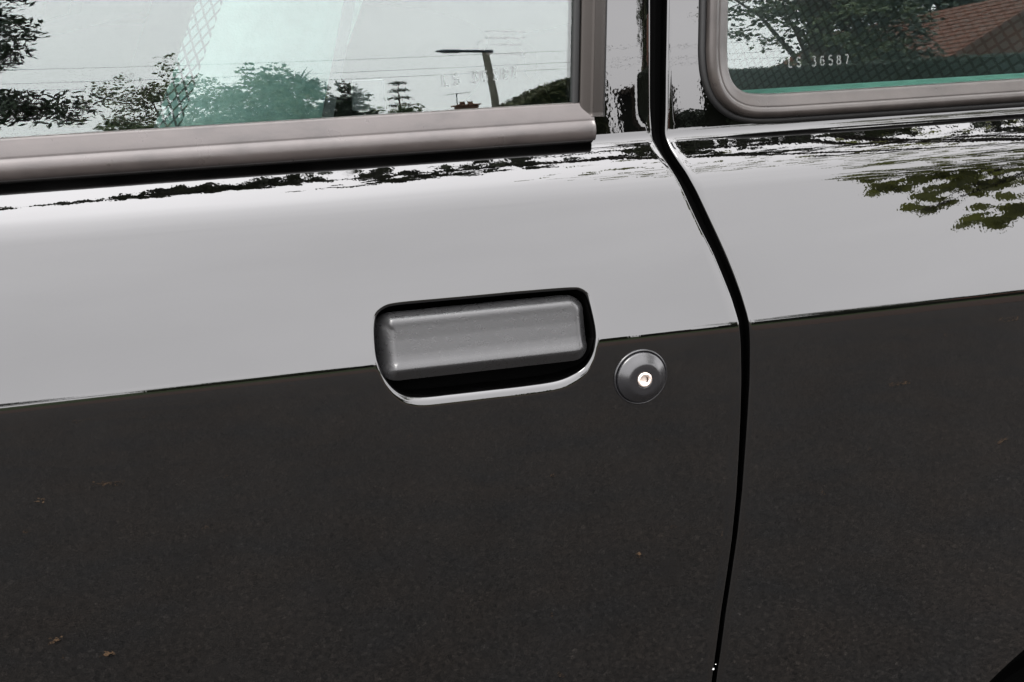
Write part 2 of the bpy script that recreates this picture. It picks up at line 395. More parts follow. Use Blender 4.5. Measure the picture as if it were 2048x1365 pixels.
def plate_pt(a, b_, skirt=0.0):
    qx, qy = abs(a)-(HL-HR), abs(b_)-(HH-HR)
    e = HR-(math.hypot(max(qx, 0), max(qy, 0))+min(max(qx, qy), 0))
    if qx > 0 and qy > 0: l_ = math.hypot(qx, qy); nx_, ny_ = qx/l_, qy/l_
    elif qx > qy: nx_, ny_ = 1, 0
    else: nx_, ny_ = 0, 1
    if a < 0: nx_ = -nx_
    if b_ < 0: ny_ = -ny_
    W_ = math.hypot((.0098 if nx_ < 0 else .0058)*nx_, (.0046 if ny_ > 0 else .0066)*ny_)
    sl = math.hypot((1.15 if nx_ < 0 else 1.1)*nx_, (2.3 if ny_ > 0 else 1.0)*ny_)
    roll = .0009*math.log1p(math.exp(min((W_-e)/.0009, 60)))*sl
    return H0+ha*a+hb*b_+hn*(face_d(b_)-roll-skirt)
rowsP = []; bs = spaced(-HH, HH, .010, .008)
for b_ in bs:
    qy = max(abs(b_)-(HH-HR), 0); ext = HL-HR+math.sqrt(max(HR*HR-qy*qy, 0))
    us = [v/HL for v in spaced(-HL, HL, .013, .010)]
    rowsP.append([plate_pt(u_*ext, b_) for u_ in us])
nr, ncp = len(rowsP), len(rowsP[0]); pl.grid(rowsP)
edge = [(0, j) for j in range(ncp)] + [(i, ncp-1) for i in range(1, nr)] + [(nr-1, j) for j in range(ncp-2, -1, -1)] + [(i, 0) for i in range(nr-2, 0, -1)]
er = [rowsP[i][j] for i, j in edge]; pl.grid([er, [p-hn*.006 for p in er]], True)
hd = pl.build("door_handle", HANDLE, front); hd['label'] = "satin black flush pull handle"

# lock: washer, domed escutcheon, steel barrel with a key slot
def lathe(mbx, o, n, prof, seg=72, mi=0):
    n = np.array(n)/np.linalg.norm(n); a = np.array((1.0, 0, 0)); a -= n*a.dot(n); a /= np.linalg.norm(a); b_ = np.cross(n, a)
    Pq = [[np.array(o)+a*r*math.cos(2*math.pi*k/seg)+b_*r*math.sin(2*math.pi*k/seg)+n*d for k in range(seg)] for r, d in prof]
    base_ = len(mbx.v); mbx.grid(Pq, True, mi)
    mbx.f.append(tuple(range(base_+(len(prof)-1)*seg, base_+len(prof)*seg))); mbx.m.append(mi)
LO = P(.0922, -.0293); ln = np.array((0, -1, .004))
q = MB(); lathe(q, LO, ln, [(.0199, -.002), (.0199, .0006), (.0196, .0012), (.0191, .0015), (.0186, .0013), (.0183, .0007)])
q.build("lock_washer", LOCKM, front)
q = MB(); lathe(q, LO, ln, [(.0181, -.001), (.0181, .0018), (.0179, .0026), (.0175, .0032), (.0170, .0036), (.0164, .0040), (.0145, .0055), (.0130, .0066), (.0119, .0073), (.0113, .0076), (.0106, .00775), (.009, .0078), (.0070, .0078), (.0062, .0078), (.0056, .0077), (.0054, .0072)])
q.build("door_lock", LOCKM, front)
q = MB(); lathe(q, LO, ln, [(.0052, .002), (.0052, .0080), (.0050, .0085), (.0046, .0087), (.0036, .0087), (.0033, .0085), (.0031, .0078), (.002, .0076)], 48)
q.build("lock_barrel", SILVER, front)
q = MB(); kx = LO+np.array((.0006, -.0077, 0))
q.grid([[kx+np.array((.0002+.0012*math.cos(a)+d_, -.0006, .0023*math.sin(a))) for a in np.linspace(-1.25, 1.25, 9)] for d_ in (-.0005, .0005)]); q.build("key_slot", BRASS, front, False)

# chips of old primer on the door edge
q = MB()
for x, s, r in ((gapL(-.2745)-.0012, -.2745, .0009), (gapL(-.272)+.0004, -.2705, .0004)):
    c0 = P(x, s, -.00015); q.add([c0+np.array((r*math.cos(a)*(.6+.5*random.random()), -.0001, r*math.sin(a)*(.7+.6*random.random()))) for a in np.linspace(0, 5.6, 7)], [tuple(range(7))])
q.build("paint_chip", FLAKE, front, False)

# ------------------------------------------------------------------ rear door and quarter panel
ARC = (.637, .285-ZC, .320)             # wheel arch centre x, h, radius  (h measured from the crease)
def hgt(s): return float(np.interp(s, S, Zt))
def arch_x(s, sg):
    d = ARC[2]**2-(hgt(s)-ARC[1])**2; return ARC[0]+sg*math.sqrt(d) if d > 0 else ARC[0]
# opening of the rear window (outer edge of its frame): vertical, rounded, then along the sill
RG = [(.2050, .50), (.1975, .36), (.1933, .2902), (.1900, .2384), (.1883, .2105), (.1878, .2000), (.1885, .1886), (.1913, .1797), (.1970, .1735), (.2065, .1700), (.2221, .1687), (.2465, .1684), (.3300, .1682), (.4391, .1682), (.509, .1682), (.66, .1682), (1.00, .1682)]
rgp = np.array(catmull(RG, 10))
def offset_path(pts, w):
    t_ = np.gradient(pts, axis=0); t_ /= np.linalg.norm(t_, axis=1)[:, None]; n_ = np.c_[t_[:, 1], -t_[:, 0]]      # away from the glass
    return pts+n_*w, n_
rsk, _n = offset_path(rgp, .0165)
def rear_open_x(s):                    # left border of the skin's opening at girth s
    c = rsk[rsk[:, 1] >= rsk[:, 1].min()-1e-6]
    left = [(p[1], p[0]) for p in c if p[0] < .215]
    left.sort(); return float(np.interp(s, [a for a, _ in left], [b_ for _, b_ in left]))
S_RW = float(rsk[:, 1].min())+.0006
rows = rows_between(S_LO, .50, must=(S_RW, 0.0), zones=((-.13, .16, .004), (.135, .152, .0006), (.15, .20, .0015)))
iw = int(np.argmin(np.abs(np.array(rows)-S_RW)))
mb = MB(); LPm = lip(-1)
nl, nx = 10, 70
def rrow(i):
    s = rows[i]; e = gapR(s)
    xs = [(e+dx, ins) for dx, ins in LPm[::-1]][:-1]
    a = e+.0022; xo = rear_open_x(max(s, S_RW)) if s >= S_RW-.02 else .19
    xo = max(xo, a+.004)
    if s < S_RW:                       # ease the column where the opening begins
        xo = max(a+.01, .205 if s > S_RW-.02 else .2)
    xs += [(a+(xo-a)*k/nl, 0) for k in range(nl+1)]
    xe = arch_x(s, -1)
    xs += [(xo+(xe-xo)*k/nx, 0) for k in range(1, nx+1)]
    return [P(x, s, ins) for x, ins in xs]
GRD = [rrow(i) for i in range(len(rows))]; C_ = len(GRD[0]); ncut = len(LPm)-1+nl
vs = [p for r_ in GRD for p in r_]; fs = []
for i in range(len(rows)-1):
    for j in range(C_-1):
        if i >= iw and j >= ncut: continue
        fs.append((i*C_+j, i*C_+j+1, (i+1)*C_+j+1, (i+1)*C_+j))
rear = mesh("rear_door", vs, fs, PAINT, car); rear['label'] = "black rear door behind the shut line"
qr = [s for s in rows if s < S_RW]; G2 = []
for s in qr:
    a = arch_x(s, 1)+.0; a = max(a, ARC[0]+.001)
    G2.append([P(a+(1.55-a)*k/40, s) for k in range(41)])
q = MB(); q.grid(G2); quarter = q.build("rear_quarter_panel", PAINT, car)
# wheel arch lining and wheel
q = MB(); A_ = np.linspace(0, 2*math.pi, 65)
yl = [.03, .34]
def arch_y(a):
    h = ARC[1]+ARC[2]*math.sin(a); return float(np.interp(np.interp(h, Zt, S), S, Yt))
q.grid([[(ARC[0]+ARC[2]*1.002*math.cos(a), arch_y(a)+.002, ZC+ARC[1]+ARC[2]*1.002*math.sin(a)) for a in A_],
        [(ARC[0]+ARC[2]*1.002*math.cos(a), .34, ZC+ARC[1]+ARC[2]*1.002*math.sin(a)) for a in A_]])
q.grid([[(ARC[0]+ARC[2]*1.002*math.cos(a), .34, ZC+ARC[1]+ARC[2]*1.002*math.sin(a)) for a in A_],
        [(ARC[0]+.01*math.cos(a), .34, ZC+ARC[1]+.01*math.sin(a)) for a in A_]])
q.build("wheel_arch_lining", VOID, car)
q = MB(); lathe(q, (ARC[0], .235, .285), (0, -1, 0), [(.18, -.13), (.255, -.13), (.275, -.115), (.285, -.09), (.285, .02), (.280, .045), (.262, .058), (.185, .060), (.160, .052), (.156, .02)], 64)
wheel = q.build("wheel", TYRE, car)
q = MB(); lathe(q, (ARC[0], .235, .285), (0, -1, 0), [(.156, .045), (.150, .050), (.144, .030), (.125, .012), (.09, .030), (.06, .046), (.03, .050), (.005, .050)], 48); q.build("rim", RIMM, wheel)

# ------------------------------------------------------------------ window frames, glass, rubber
def sweep(mbx, path, prof, fn, mi=0):   # path: (x, s); prof: (w away from glass, p out of the glass plane)
    path = np.array(path); t_ = np.gradient(path, axis=0); t_ /= np.linalg.norm(t_, axis=1)[:, None]; n_ = np.c_[t_[:, 1], -t_[:, 0]]
    Pq = [[fn(path[i, 0]+n_[i, 0]*w_, path[i, 1]+n_[i, 1]*w_, p_) for w_, p_ in prof] for i in range(len(path))]
    b0 = len(mbx.v); mbx.grid(Pq, False, mi); m_ = len(prof)
    mbx.f.append(tuple(range(b0, b0+m_))); mbx.f.append(tuple(range(b0+(len(path)-1)*m_, b0+len(path)*m_))[::-1]); mbx.m.extend([mi, mi])
def round_prof(pts, n=5):
    return [tuple(p) for p in catmull(pts, n)]
# front sill moulding: sloping ledge, groove, rounded lower bead
lp = [(.0832-.004*k, .1711) for k in range(0, 284)]
lpx = [(x, s) for x, s in lp][::-1]
prof = [(-.001, -.003), (-.0006, .0018), (.0004, .0030)] + round_prof([(.0012, .0032), (.004, .0043), (.008, .0057), (.0105, .0064), (.0115, .0065), (.0123, .0066), (.0131, .0072), (.0145, .0083), (.0165, .0091), (.0195, .0093), (.0225, .0087), (.0247, .0075), (.0258, .0058), (.0260, .0035), (.0255, .0005)], 5)
q = MB(); sweep(q, lpx, prof, G); q.build("sill_moulding", TRIM, front)
q = MB(); sweep(q, [(x, s) for x, s in lpx], [(.0215, -.002), (.0222, .0020), (.0255, .0028), (.0268, .0020), (.0270, .0004), (.0268, -.003)], G); q.build("sill_gasket", GASK, front)
# upright frame beside the front glass: rubber channel, inner band, outer band
vp = [(.0687+.00021*k+.0000003*k*k, .1625+.003*k) for k in range(0, 112)][::-1]
q = MB(); sweep(q, vp[::-1], [(-.0002, -.004), (-.0002, .0015), (.0010, .0022), (.0036, .0022), (.0046, .0016), (.0046, -.002)], lambda x, s, p_: G(x, s, p_)); q.build("glass_channel", RUBBER, front)
q = MB()
vprof = [(.0042, -.002), (.0044, .0030)] + round_prof([(.0048, .0036), (.006, .0042), (.009, .0052), (.0118, .0060)], 3) + [(.0121, .0063), (.0125, .0067), (.0130, .0068)] + \
        round_prof([(.0136, .0066), (.0165, .0058), (.0195, .0050), (.0218, .0040)], 3) + [(.0224, .0030), (.0226, .0010), (.0226, -.003)]
vpt = [(x+.0004, s) for x, s in vp[::-1]]
# fit the vertical frame: widen slowly with height
def vfn(x, s, p_): return G(x, s, p_)
sweep(q, vpt, vprof, vfn); q.build("window_frame", TRIMD, front)
q = MB(); sweep(q, vpt, [(.0222, -.002), (.0224, .0016), (.0236, .0016), (.0242, .0004), (.0242, -.003)], vfn); q.build("frame_gasket", RUBBER, front)
# mitred corner piece where upright and sill meet
q = MB(); cpt = [(.0715, .1640), (.0750, .1638), (.0800, .1634), (.0838, .1630)]
for k in range(len(cpt)-1):
    pass
# rear window frame
rp = rgp[(rgp[:, 0] < 1.0)]
rprof = [(-.001, -.003), (-.0006, .0016), (.0002, .0028)] + round_prof([(.0010, .0034), (.0035, .0046), (.0062, .0060), (.0078, .0068)], 3) + [(.0083, .0067), (.0088, .0067), (.0092, .0070)] + \
        round_prof([(.0098, .0080), (.0118, .0088), (.0140, .0084), (.0158, .0068), (.0166, .0045)], 4) + [(.0168, .002), (.0164, -.003)]
q = MB(); sweep(q, rp, rprof, G); q.build("window_frame", TRIM2, rear)
q = MB(); sweep(q, rp, [(.0160, -.004), (.0160, .0024), (.0172, .0034), (.0192, .0034), (.0206, .0022), (.0210, .0004), (.0208, -.003)], G); q.build("window_gasket", RUBBER, rear)
# glass panes (two faces 3.5 mm apart)
def pane(name, par, xr, s0, s1, n=30, xfun=None):
    q = MB(); ss_ = np.linspace(s0, s1, n); L_ = len(ss_)
    def rowx(s): return xr(s)
    for off in (-.0012, -.0047):
        q.grid([[G(x, s, off) for x in rowx(s)] for s in ss_])
    return q.build(name, GLASS, par)
fgp = np.array([(x+.004, s) for x, s in vp[::-1]])
def xg_front(s): return np.linspace(-1.045, float(np.interp(s, fgp[:, 1], fgp[:, 0])), 40)
pane("window_glass", front, xg_front, .148, .498)
def xg_rear(s): return np.linspace(.150, .985, 40)
pane("window_glass", rear, xg_rear, .156, .498)

# etched registration letters (stencil strokes) and the faint round maker's stamp
def stroke_letters():
    def arc(cx, cy_, rx, ry, a0, a1, n=9): return [(cx+rx*math.cos(math.radians(a0+(a1-a0)*k/n)), cy_+ry*math.sin(math.radians(a0+(a1-a0)*k/n))) for k in range(n+1)]
    return {'L': [[(.1, 1), (.1, 0)], [(.22, .0), (.75, 0)]],
            'S': [arc(.42, .76, .34, .24, 20, 200), arc(.42, .76, .34, .24, 215, 270) + arc(.42, .26, .36, .26, 90, 30), arc(.42, .26, .36, .26, 15, -160)],
            '3': [[(.08, 1), (.72, 1)], [(.72, .95), (.36, .62)], arc(.36, .30, .38, .32, 80, -150)],
            '6': [arc(.42, .30, .36, .75, 108, 185), arc(.42, .30, .34, .30, 200, 262), arc(.42, .30, .34, .30, 280, 350), arc(.42, .30, .34, .30, 10, 100), arc(.42, .62, .34, .38, 40, 85)],
            '5': [[(.16, 1), (.72, 1)], [(.16, .95), (.12, .58)], arc(.38, .30, .38, .32, 130, -10), arc(.38, .30, .38, .32, -25, -150)],
            '8': [arc(.40, .76, .27, .24, 100, 260), arc(.40, .76, .27, .24, 80, -80), arc(.40, .27, .34, .27, 100, 260), arc(.40, .27, .34, .27, 80, -80)],
            '7': [[(.08, 1), (.72, 1)], [(.70, .94), (.30, 0)]]}
GLY = stroke_letters()
def ribbon(q, pts, w_, place):
    pts = np.array(pts, float)
    if len(pts) == 2: pts = np.array([pts[0], pts.mean(0), pts[1]])
    t_ = np.gradient(pts, axis=0); t_ /= np.linalg.norm(t_, axis=1)[:, None]; n_ = np.c_[-t_[:, 1], t_[:, 0]]*w_/2
    q.grid([[place(*(a+n)) for a, n in zip(pts, n_)], [place(*(a-n)) for a, n in zip(pts, n_)]])
def etch(par, x0, s0, h, pitch, slope):
    q = MB(); x = x0
    for ch in "LS 36587":
        if ch == ' ': x += pitch*.85; continue
        for st in GLY[ch]:
            ribbon(q, [(x+a*h*.62, s0+slope*(x-x0)+b_*h) for a, b_ in st], .00105, lambda a, b_: G(a, b_, -.0009))
        x += pitch
    o = q.build("etched_lettering", ETCH, par, False); return o
etch(front, -.0215, .1883, .0073, .00715, .055)
etch(rear, .2382, .1876, .0066, .00680, .0)
q = MB()
for (x0, x1, s_) in ((.0098, .0382, .2234), (.0098, .0380, .2190), (.0158, .0348, .2142), (.0105, .0373, .2081)):
    x = x0
    while x < x1:
        wd = random.uniform(.0008, .0022); ribbon(q, [(x, s_-.05*(x-x0)), (min(x+wd, x1), s_-.05*(x+wd-x0))], .0013, lambda a, b_: G(a, b_, -.0009)); x += wd+.0006
ribbon(q, [(.0069+.0034*math.cos(a), .2138+.0032*math.sin(a)) for a in np.linspace(0, 2*math.pi, 25)], .0005, lambda a, b_: G(a, b_, -.0009))
q.build("glass_stamp", STAMP, front, False)
q = MB(); ribbon(q, [(.2255+.0045*math.cos(a), .2052+.0043*math.sin(a)) for a in np.linspace(0, 2*math.pi, 25)], .0005, lambda a, b_: G(a, b_, -.0009)); q.build("glass_stamp", STAMP, rear, False)

# what fills the shut line: black seal on the pillar
q = MB(); sr = np.linspace(S_LO, .5, 160)
q.grid([[P(gapL(s)-.010, s, .0125), P((gapL(s)+gapR(s))/2-.0022, s, .0115), P((gapL(s)+gapR(s))/2, s, .0090), P((gapL(s)+gapR(s))/2+.0022, s, .0115), P(gapR(s)+.010, s, .0125)] for s in sr]); q.build("pillar_seal", VOID, car)

# ------------------------------------------------------------------ cabin
q = MB(); nY = 24
roof = []
for x in np.linspace(-1.05, 1.5, 30):
    r_ = []
    s0 = .498; y0, z0 = G(x, s0)[1], G(x, s0)[2]
    r_.append((x, y0, z0)); 
    for k in range(1, nY):
        f = k/nY; yv = y0+(1.44-2*y0+.0)*f; r_.append((x, yv, z0+.13*math.sin(math.pi*f)**.8))
    r_.append((x, 1.44-y0, z0)); roof.append(r_)
q.grid(roof); q.build("roof", PAINT, car)
q = MB(); q.grid([[(p[0], p[1], p[2]-.02) for p in r_[1:-1]] for r_ in roof]); q.build("headlining", HEADL, car)
q = MB(); q.grid([[(x, 1.44-P(x, s)[1], P(x, s)[2]) for x in np.linspace(-1.05, 1.5, 12)] for s in np.linspace(-.6, .225, 24)])  # sill raised to block the bright view through the far window
for x0, x1 in ((.12, .20), (-1.05, -.95), (1.02, 1.5)):
    q.grid([[(x, 1.44-G(x, s)[1], G(x, s)[2]) for x in np.linspace(x0, x1, 4)] for s in np.linspace(.225, .498, 10)])
q.build("far_side_panel", PAINT, car)
q = MB(); q.grid([[(x, 1.44-G(x, s, -.003)[1], G(x, s, -.003)[2]) for x in np.linspace(-1.05, 1.5, 10)] for s in np.linspace(.21, .498, 8)]); q.build("far_side_glass", GLASS, car)
q = MB(); q.box((-1.05, .10, .27), (1.5, 1.34, .29)); q.box((-1.07, .06, .27), (-1.05, 1.38, .98)); q.box((1.50, .06, .27), (1.52, 1.38, .98)); q.build("floor_pan", DARKTRIM, car, False)
q = MB(); q.box((-1.04, .085, .50), (.110, .090, .845)); q.build("door_card", DARKTRIM, front, False)
q = MB(); q.box((.20, .085, .58), (.36, .090, .845)); q.build("door_card", DARKTRIM, rear, False)
# padded teal capping along the top of the rear door
q = MB(); q.grid([[(x, yv, zz_) for x in np.linspace(.165, .98, 20)] for yv, zz_ in ((.078, .94), (.080, .985), (.084, .994), (.092, .9985), (.106, 1.0005), (.122, .998), (.130, .985), (.134, .82))]); q.build("door_capping", CAPV, rear)

def seat(name, x_at, z_ref, lean, thick, y0, y1, ztop, zbot, fab, side, wrap, front_mat=None, cushion=True):
    root = empty(name, (x_at, (y0+y1)/2, .3)); root.parent = car; root.matrix_parent_inverse = Matrix.Translation(-car.location)
    def fx_(z): return x_at+(z-z_ref)*lean
    zs = np.linspace(zbot, ztop, 24); r_ = .03
    M_ = Matrix.Translation(-root.location)
    q = MB(); top_ = lambda z: max(0, (z-ztop+.08)/.08)**2
    q.grid([[(fx_(z)-.006*math.sin(math.pi*(yv-y0)/(y1-y0))**.4+.02*top_(z), yv, z) for yv in np.linspace(y0, y1, 20)] for z in zs])
    if front_mat is not None:
        o = q.build("seat_front", front_mat, None); o.parent = root; o.matrix_parent_inverse = M_; q = MB()
    for yv, sg in ((y0, -1),):           # the cloth wraps a little way round the near side
        q.grid([[(fx_(z)+.02*top_(z)+wrap*k/3, yv+sg*.002*(k/3), z) for k in range(4)] for z in zs])
    a = q.build("seat_cloth", fab, None)
    q = MB()
    for yv, sg in ((y0, -1), (y1, 1)):
        q.grid([[(fx_(z)+wrap+.02*top_(z)+(thick-wrap)*k/8*(1-.35*top_(z)), yv+sg*(.002+.012*math.sin(math.pi*k/8)**.6), z) for k in range(9)] for z in zs])
    q.grid([[(fx_(z)+thick, yv, z) for yv in (y0, y1)] for z in zs])
    q.grid([[(fx_(ztop)+.02+(thick*.65)*k/6, yv, ztop+.012*math.sin(math.pi*k/6)) for yv in (y0, y1)] for k in range(7)])
    c_ = q.build("seat_side", side, None)
    for o in (a, c_):
        o.parent = root; o.matrix_parent_inverse = M_ @ Matrix.Translation((0, 0, 0))
    if cushion:
        q = MB(); zt = .62; q.grid([[(fx_(.6)-.52+.54*k/10, yv, zt+.03*math.sin(math.pi*k/10)) for yv in np.linspace(y0, y1, 8)] for k in range(11)])
        q.grid([[(fx_(.6)-.52+.54*k/10, y0, z) for k in range(11)] for z in (.40, zt)])
        o = q.build("seat_cushion", fab, None); o.parent = root; o.matrix_parent_inverse = M_
    return root
seat("front_seat", -.203, .97, .43, .137, .32, .76, 1.36, .52, FABF, VINYL, .021, BLACKCL)
seat("rear_seat", .640, 1.00, .36, .16, .17, 1.28, 1.24, .55, FABR, VINYL, .02)
q = MB(); q.box((.86, .12, 1.14), (1.45, 1.32, 1.16)); q.build("parcel_shelf", DARKTRIM, car, False)
# seat belt hanging behind the front seat
q = MB()
pts = [(-.090+.26*(z-.95), .20, z) for z in np.linspace(.70, 1.30, 16)]
q.grid([[(p[0]-.0045, p[1]-.001, p[2]) for p in pts], [(p[0]+.0045, p[1], p[2]) for p in pts]])
q.grid([[(p[0]+.0045, p[1], p[2]) for p in pts], [(p[0]+.0045, p[1]+.045, p[2]) for p in pts]])
q.box((-.060, .197, .992), (-.036, .204, 1.014))
q.build("seat_belt", DARKTRIM, car, False)

# ================================================================== SURROUNDINGS (seen mirrored in paint and glass)
ASPH, t, b = pmat("asphalt", (.05, .045, .04), .9, .25)
n1 = noise(t, 130, 6, .8); n2 = noise(t, 5.5, 5, .6); n3 = noise(t, 60, 4, .7)
base_c = ramp(t, n1, [(.34, (.003, .0028, .0026)), (.48, (.0195, .0178, .0168)), (.60, (.046, .0415, .0385)), (.72, (.18, .166, .152))])
pat = ramp(t, n2, [(.32, (.84, .90, .96)), (.50, (1, .98, .96)), (.70, (1.14, 1.05, .97))])
c2 = mixc(t, 1.0, base_c, pat, 'MULTIPLY')
c3 = mixc(t, .5, c2, ramp(t, n3, [(.35, (.6, .6, .6)), (.65, (1.35, 1.3, 1.25))]), 'MULTIPLY')
t.links.new(c3, b.inputs['Base Color']); bump(t, b, n1, .6, .004)
GRASS, t, b = pmat("grass_ground", (.05, .08, .025), .95, .1)
t.links.new(ramp(t, noise(t, 3, 6, .7), [(.3, (.018, .028, .011)), (.7, (.04, .055, .022))]), b.inputs['Base Color'])
KERB, t, b = pmat("kerb_concrete", (.28, .27, .25), .9, .2)
t.links.new(ramp(t, noise(t, 14, 5), [(.3, (.2, .19, .175)), (.7, (.32, .31, .29))]), b.inputs['Base Color'])
def sheet(name, x0, x1, y0, y1, z, mat, n=1):
    q = MB(); q.grid([[(x, y_, z) for x in np.linspace(x0, x1, n+1)] for y_ in np.linspace(y0, y1, n+1)]); return tag(q.build(name, mat, None, False), kind='structure')
sheet("ground", -900, 900, -900, 900, -.004, GRASS, 8)
sheet("road", -120, 120, -9.2, 1.9, 0.0, ASPH, 2)
for y0, y1 in ((1.9, 2.06),):
    q = MB(); q.box((-60, y0, -.05), (60, y1, .11)); tag(q.build("kerb", KERB, None, False), kind='structure')
sheet("pavement", -60, 60, 2.06, 4.2, .108, KERB, 1)

PAVER, t, b = pmat("brown_block_paving", (.08, .05, .038), .9, .2)
t.links.new(ramp(t, noise(t, 9, 5, .7), [(.25, (.020, .013, .010)), (.75, (.062, .038, .029))]), b.inputs['Base Color'])
q = MB(); q.grid([[(-60, -7.0, .004), (-3, -5.2, .004), (1.2, -4.15, .004), (4.5, -3.0, .004), (9, -2.7, .004), (60, -2.7, .004)], [(-60, -9.19, .004), (-3, -9.19, .004), (1.2, -9.19, .004), (4.5, -9.19, .004), (9, -9.19, .004), (60, -9.19, .004)]])
tag(q.build("driveway", PAVER, None, False), kind='structure')
def leafmat(name, c0, c1, trans=.0):
    m, t, b = pmat(name, c0, .55, .35)
    t.links.new(ramp(t, noise(t, 2.2, 5, .7), [(.34, c0), (.66, c1)]), b.inputs['Base Color'])
    return m
L_DARK = leafmat("dark_conifer_foliage", (.018, .030, .019), (.042, .060, .036))
L_MID = leafmat("mid_green_foliage", (.045, .066, .030), (.095, .118, .052))
L_OLIVE = leafmat("olive_foliage", (.035, .040, .014), (.065, .070, .026))
L_BROWN = leafmat("brown_hedge_foliage", (.030, .022, .016), (.060, .042, .028))
L_MAPLE = leafmat("broad_leaf_foliage", (.070, .085, .020), (.115, .130, .036))
_t = L_MAPLE.node_tree; _b = _t.nodes['Principled BSDF']; _o = [n for n in _t.nodes if n.type == 'OUTPUT_MATERIAL'][0]
_tr = N(_t, 'ShaderNodeBsdfTranslucent'); _tr.inputs[0].default_value = (.22, .24, .05, 1); _mx = N(_t, 'ShaderNodeMixShader'); _mx.inputs[0].default_value = .5
_t.links.new(_b.outputs[0], _mx.inputs[1]); _t.links.new(_tr.outputs[0], _mx.inputs[2]); _t.links.new(_mx.outputs[0], _o.inputs[0])
BARK, t, b = pmat("bark", (.06, .05, .04), .9, .2)
t.links.new(ramp(t, noise(t, 9, 6, .7, vec_scale=(1, 1, .25)), [(.3, (.03, .025, .02)), (.7, (.10, .085, .07))]), b.inputs['Base Color'])
CONC, t, b = pmat("lamp_concrete", (.16, .155, .13), .9, .2)
t.links.new(ramp(t, noise(t, 4, 6, .7, vec_scale=(1, 1, .3)), [(.3, (.085, .085, .065)), (.7, (.17, .165, .14))]), b.inputs['Base Color'])
LAMPM, t, b = pmat("lamp_head_grey", (.035, .045, .055), .5, .4)
ROOFM, t, b = pmat("orange_roof_tile", (.19, .075, .045), .85, .2)
t.links.new(ramp(t, noise(t, 1.6, 5, .7), [(.3, (.070, .027, .018)), (.7, (.125, .050, .032))]), b.inputs['Base Color'])
BRICK, t, b = pmat("brown_brick", (.16, .085, .06), .9, .2)
t.links.new(ramp(t, noise(t, 7, 6, .7), [(.3, (.075, .042, .031)), (.7, (.15, .082, .057))]), b.inputs['Base Color'])
RENDERM, t, b = pmat("pale_render", (.45, .42, .37), .9, .2)
WINM, t, b = pmat("house_window_glass", (.02, .025, .03), .05, .5)
WOODP, t, b = pmat("painted_frame", (.6, .6, .57), .6, .3)

def leaves(q, centres, n, spread, size, aspect=.55, flat=1.0, droop=0.0):
    cs = np.asarray(centres, float)
    for c0 in cs:
        p = rng.normal(0, 1, (n, 3)); p /= np.linalg.norm(p, axis=1)[:, None]; p *= (rng.random((n, 1))**(1/2.2))*spread; p[:, 2] *= flat
        d1 = rng.normal(0, 1, (n, 3)); d1[:, 2] = d1[:, 2]*.6-droop; d1 /= np.linalg.norm(d1, axis=1)[:, None]
        d2 = np.cross(d1, rng.normal(0, 1, (n, 3))); d2 /= np.linalg.norm(d2, axis=1)[:, None]
        sz = size*rng.uniform(.6, 1.3, (n, 1)); o = c0+p
        A, B_, C0, D_ = o-d1*sz*.5, o+d2*sz*aspect*.5, o+d1*sz*.5, o-d2*sz*aspect*.5
        k = len(q.v); q.v.extend(map(tuple, np.stack([A, B_, C0, D_], 1).reshape(-1, 3)))
        q.f.extend([(k+4*i, k+4*i+1, k+4*i+2, k+4*i+3) for i in range(n)]); q.m.extend([0]*n)
def crown_points(c0, r, n, hollow=.35):
    o = []
    while len(o) < n:
        p = rng.uniform(-1, 1, 3); l = np.linalg.norm(p)
        if hollow < l < 1: o.append(np.array(c0)+p*np.array(r)*(1+.12*rng.normal()))
    return o
def limbs(q, foot, top, r0, tips, n=7):
    foot, top = np.array(foot, float), np.array(top, float)
    k = 9; pts = [foot+(top-foot)*f+np.array((.03*math.sin(5*f+foot[0]), .03*math.cos(4*f), 0))*np.linalg.norm(top-foot)*.25*f for f in np.linspace(0, 1, k)]
    q.tube(pts, [r0*(1.25-1.0*f) for f in np.linspace(0, 1, k)], n)
    for tp in tips:
        f = random.uniform(.25, .9); a = foot+(top-foot)*f; tp = np.array(tp); mid = (a+tp)/2+np.array((0, 0, .12*np.linalg.norm(tp-a)))
        q.tube([a, mid, tp], [r0*.42*(1.2-f), r0*.24*(1.2-f), r0*.06], 5)
def tree(name, label, foot, centre, rad, trunk_r, nclump, nleaf, spread, size, mat, group='trees across the road', hollow=.3, flat=.8, tipn=14, cat='tree', extra=()):
    root = empty(name, foot); tag(root, label, cat, group)
    pts = crown_points(centre, rad, nclump, hollow)+[np.array(e_) for e_ in extra]
    q = MB(); leaves(q, pts, nleaf, spread, size, flat=flat); q.build("crown", mat, root, False)
    q = MB(); limbs(q, foot, (centre[0], centre[1], centre[2]+rad[2]*.6), trunk_r, random.sample(pts, min(tipn, len(pts)))); q.build("trunk", BARK, root)
    return root
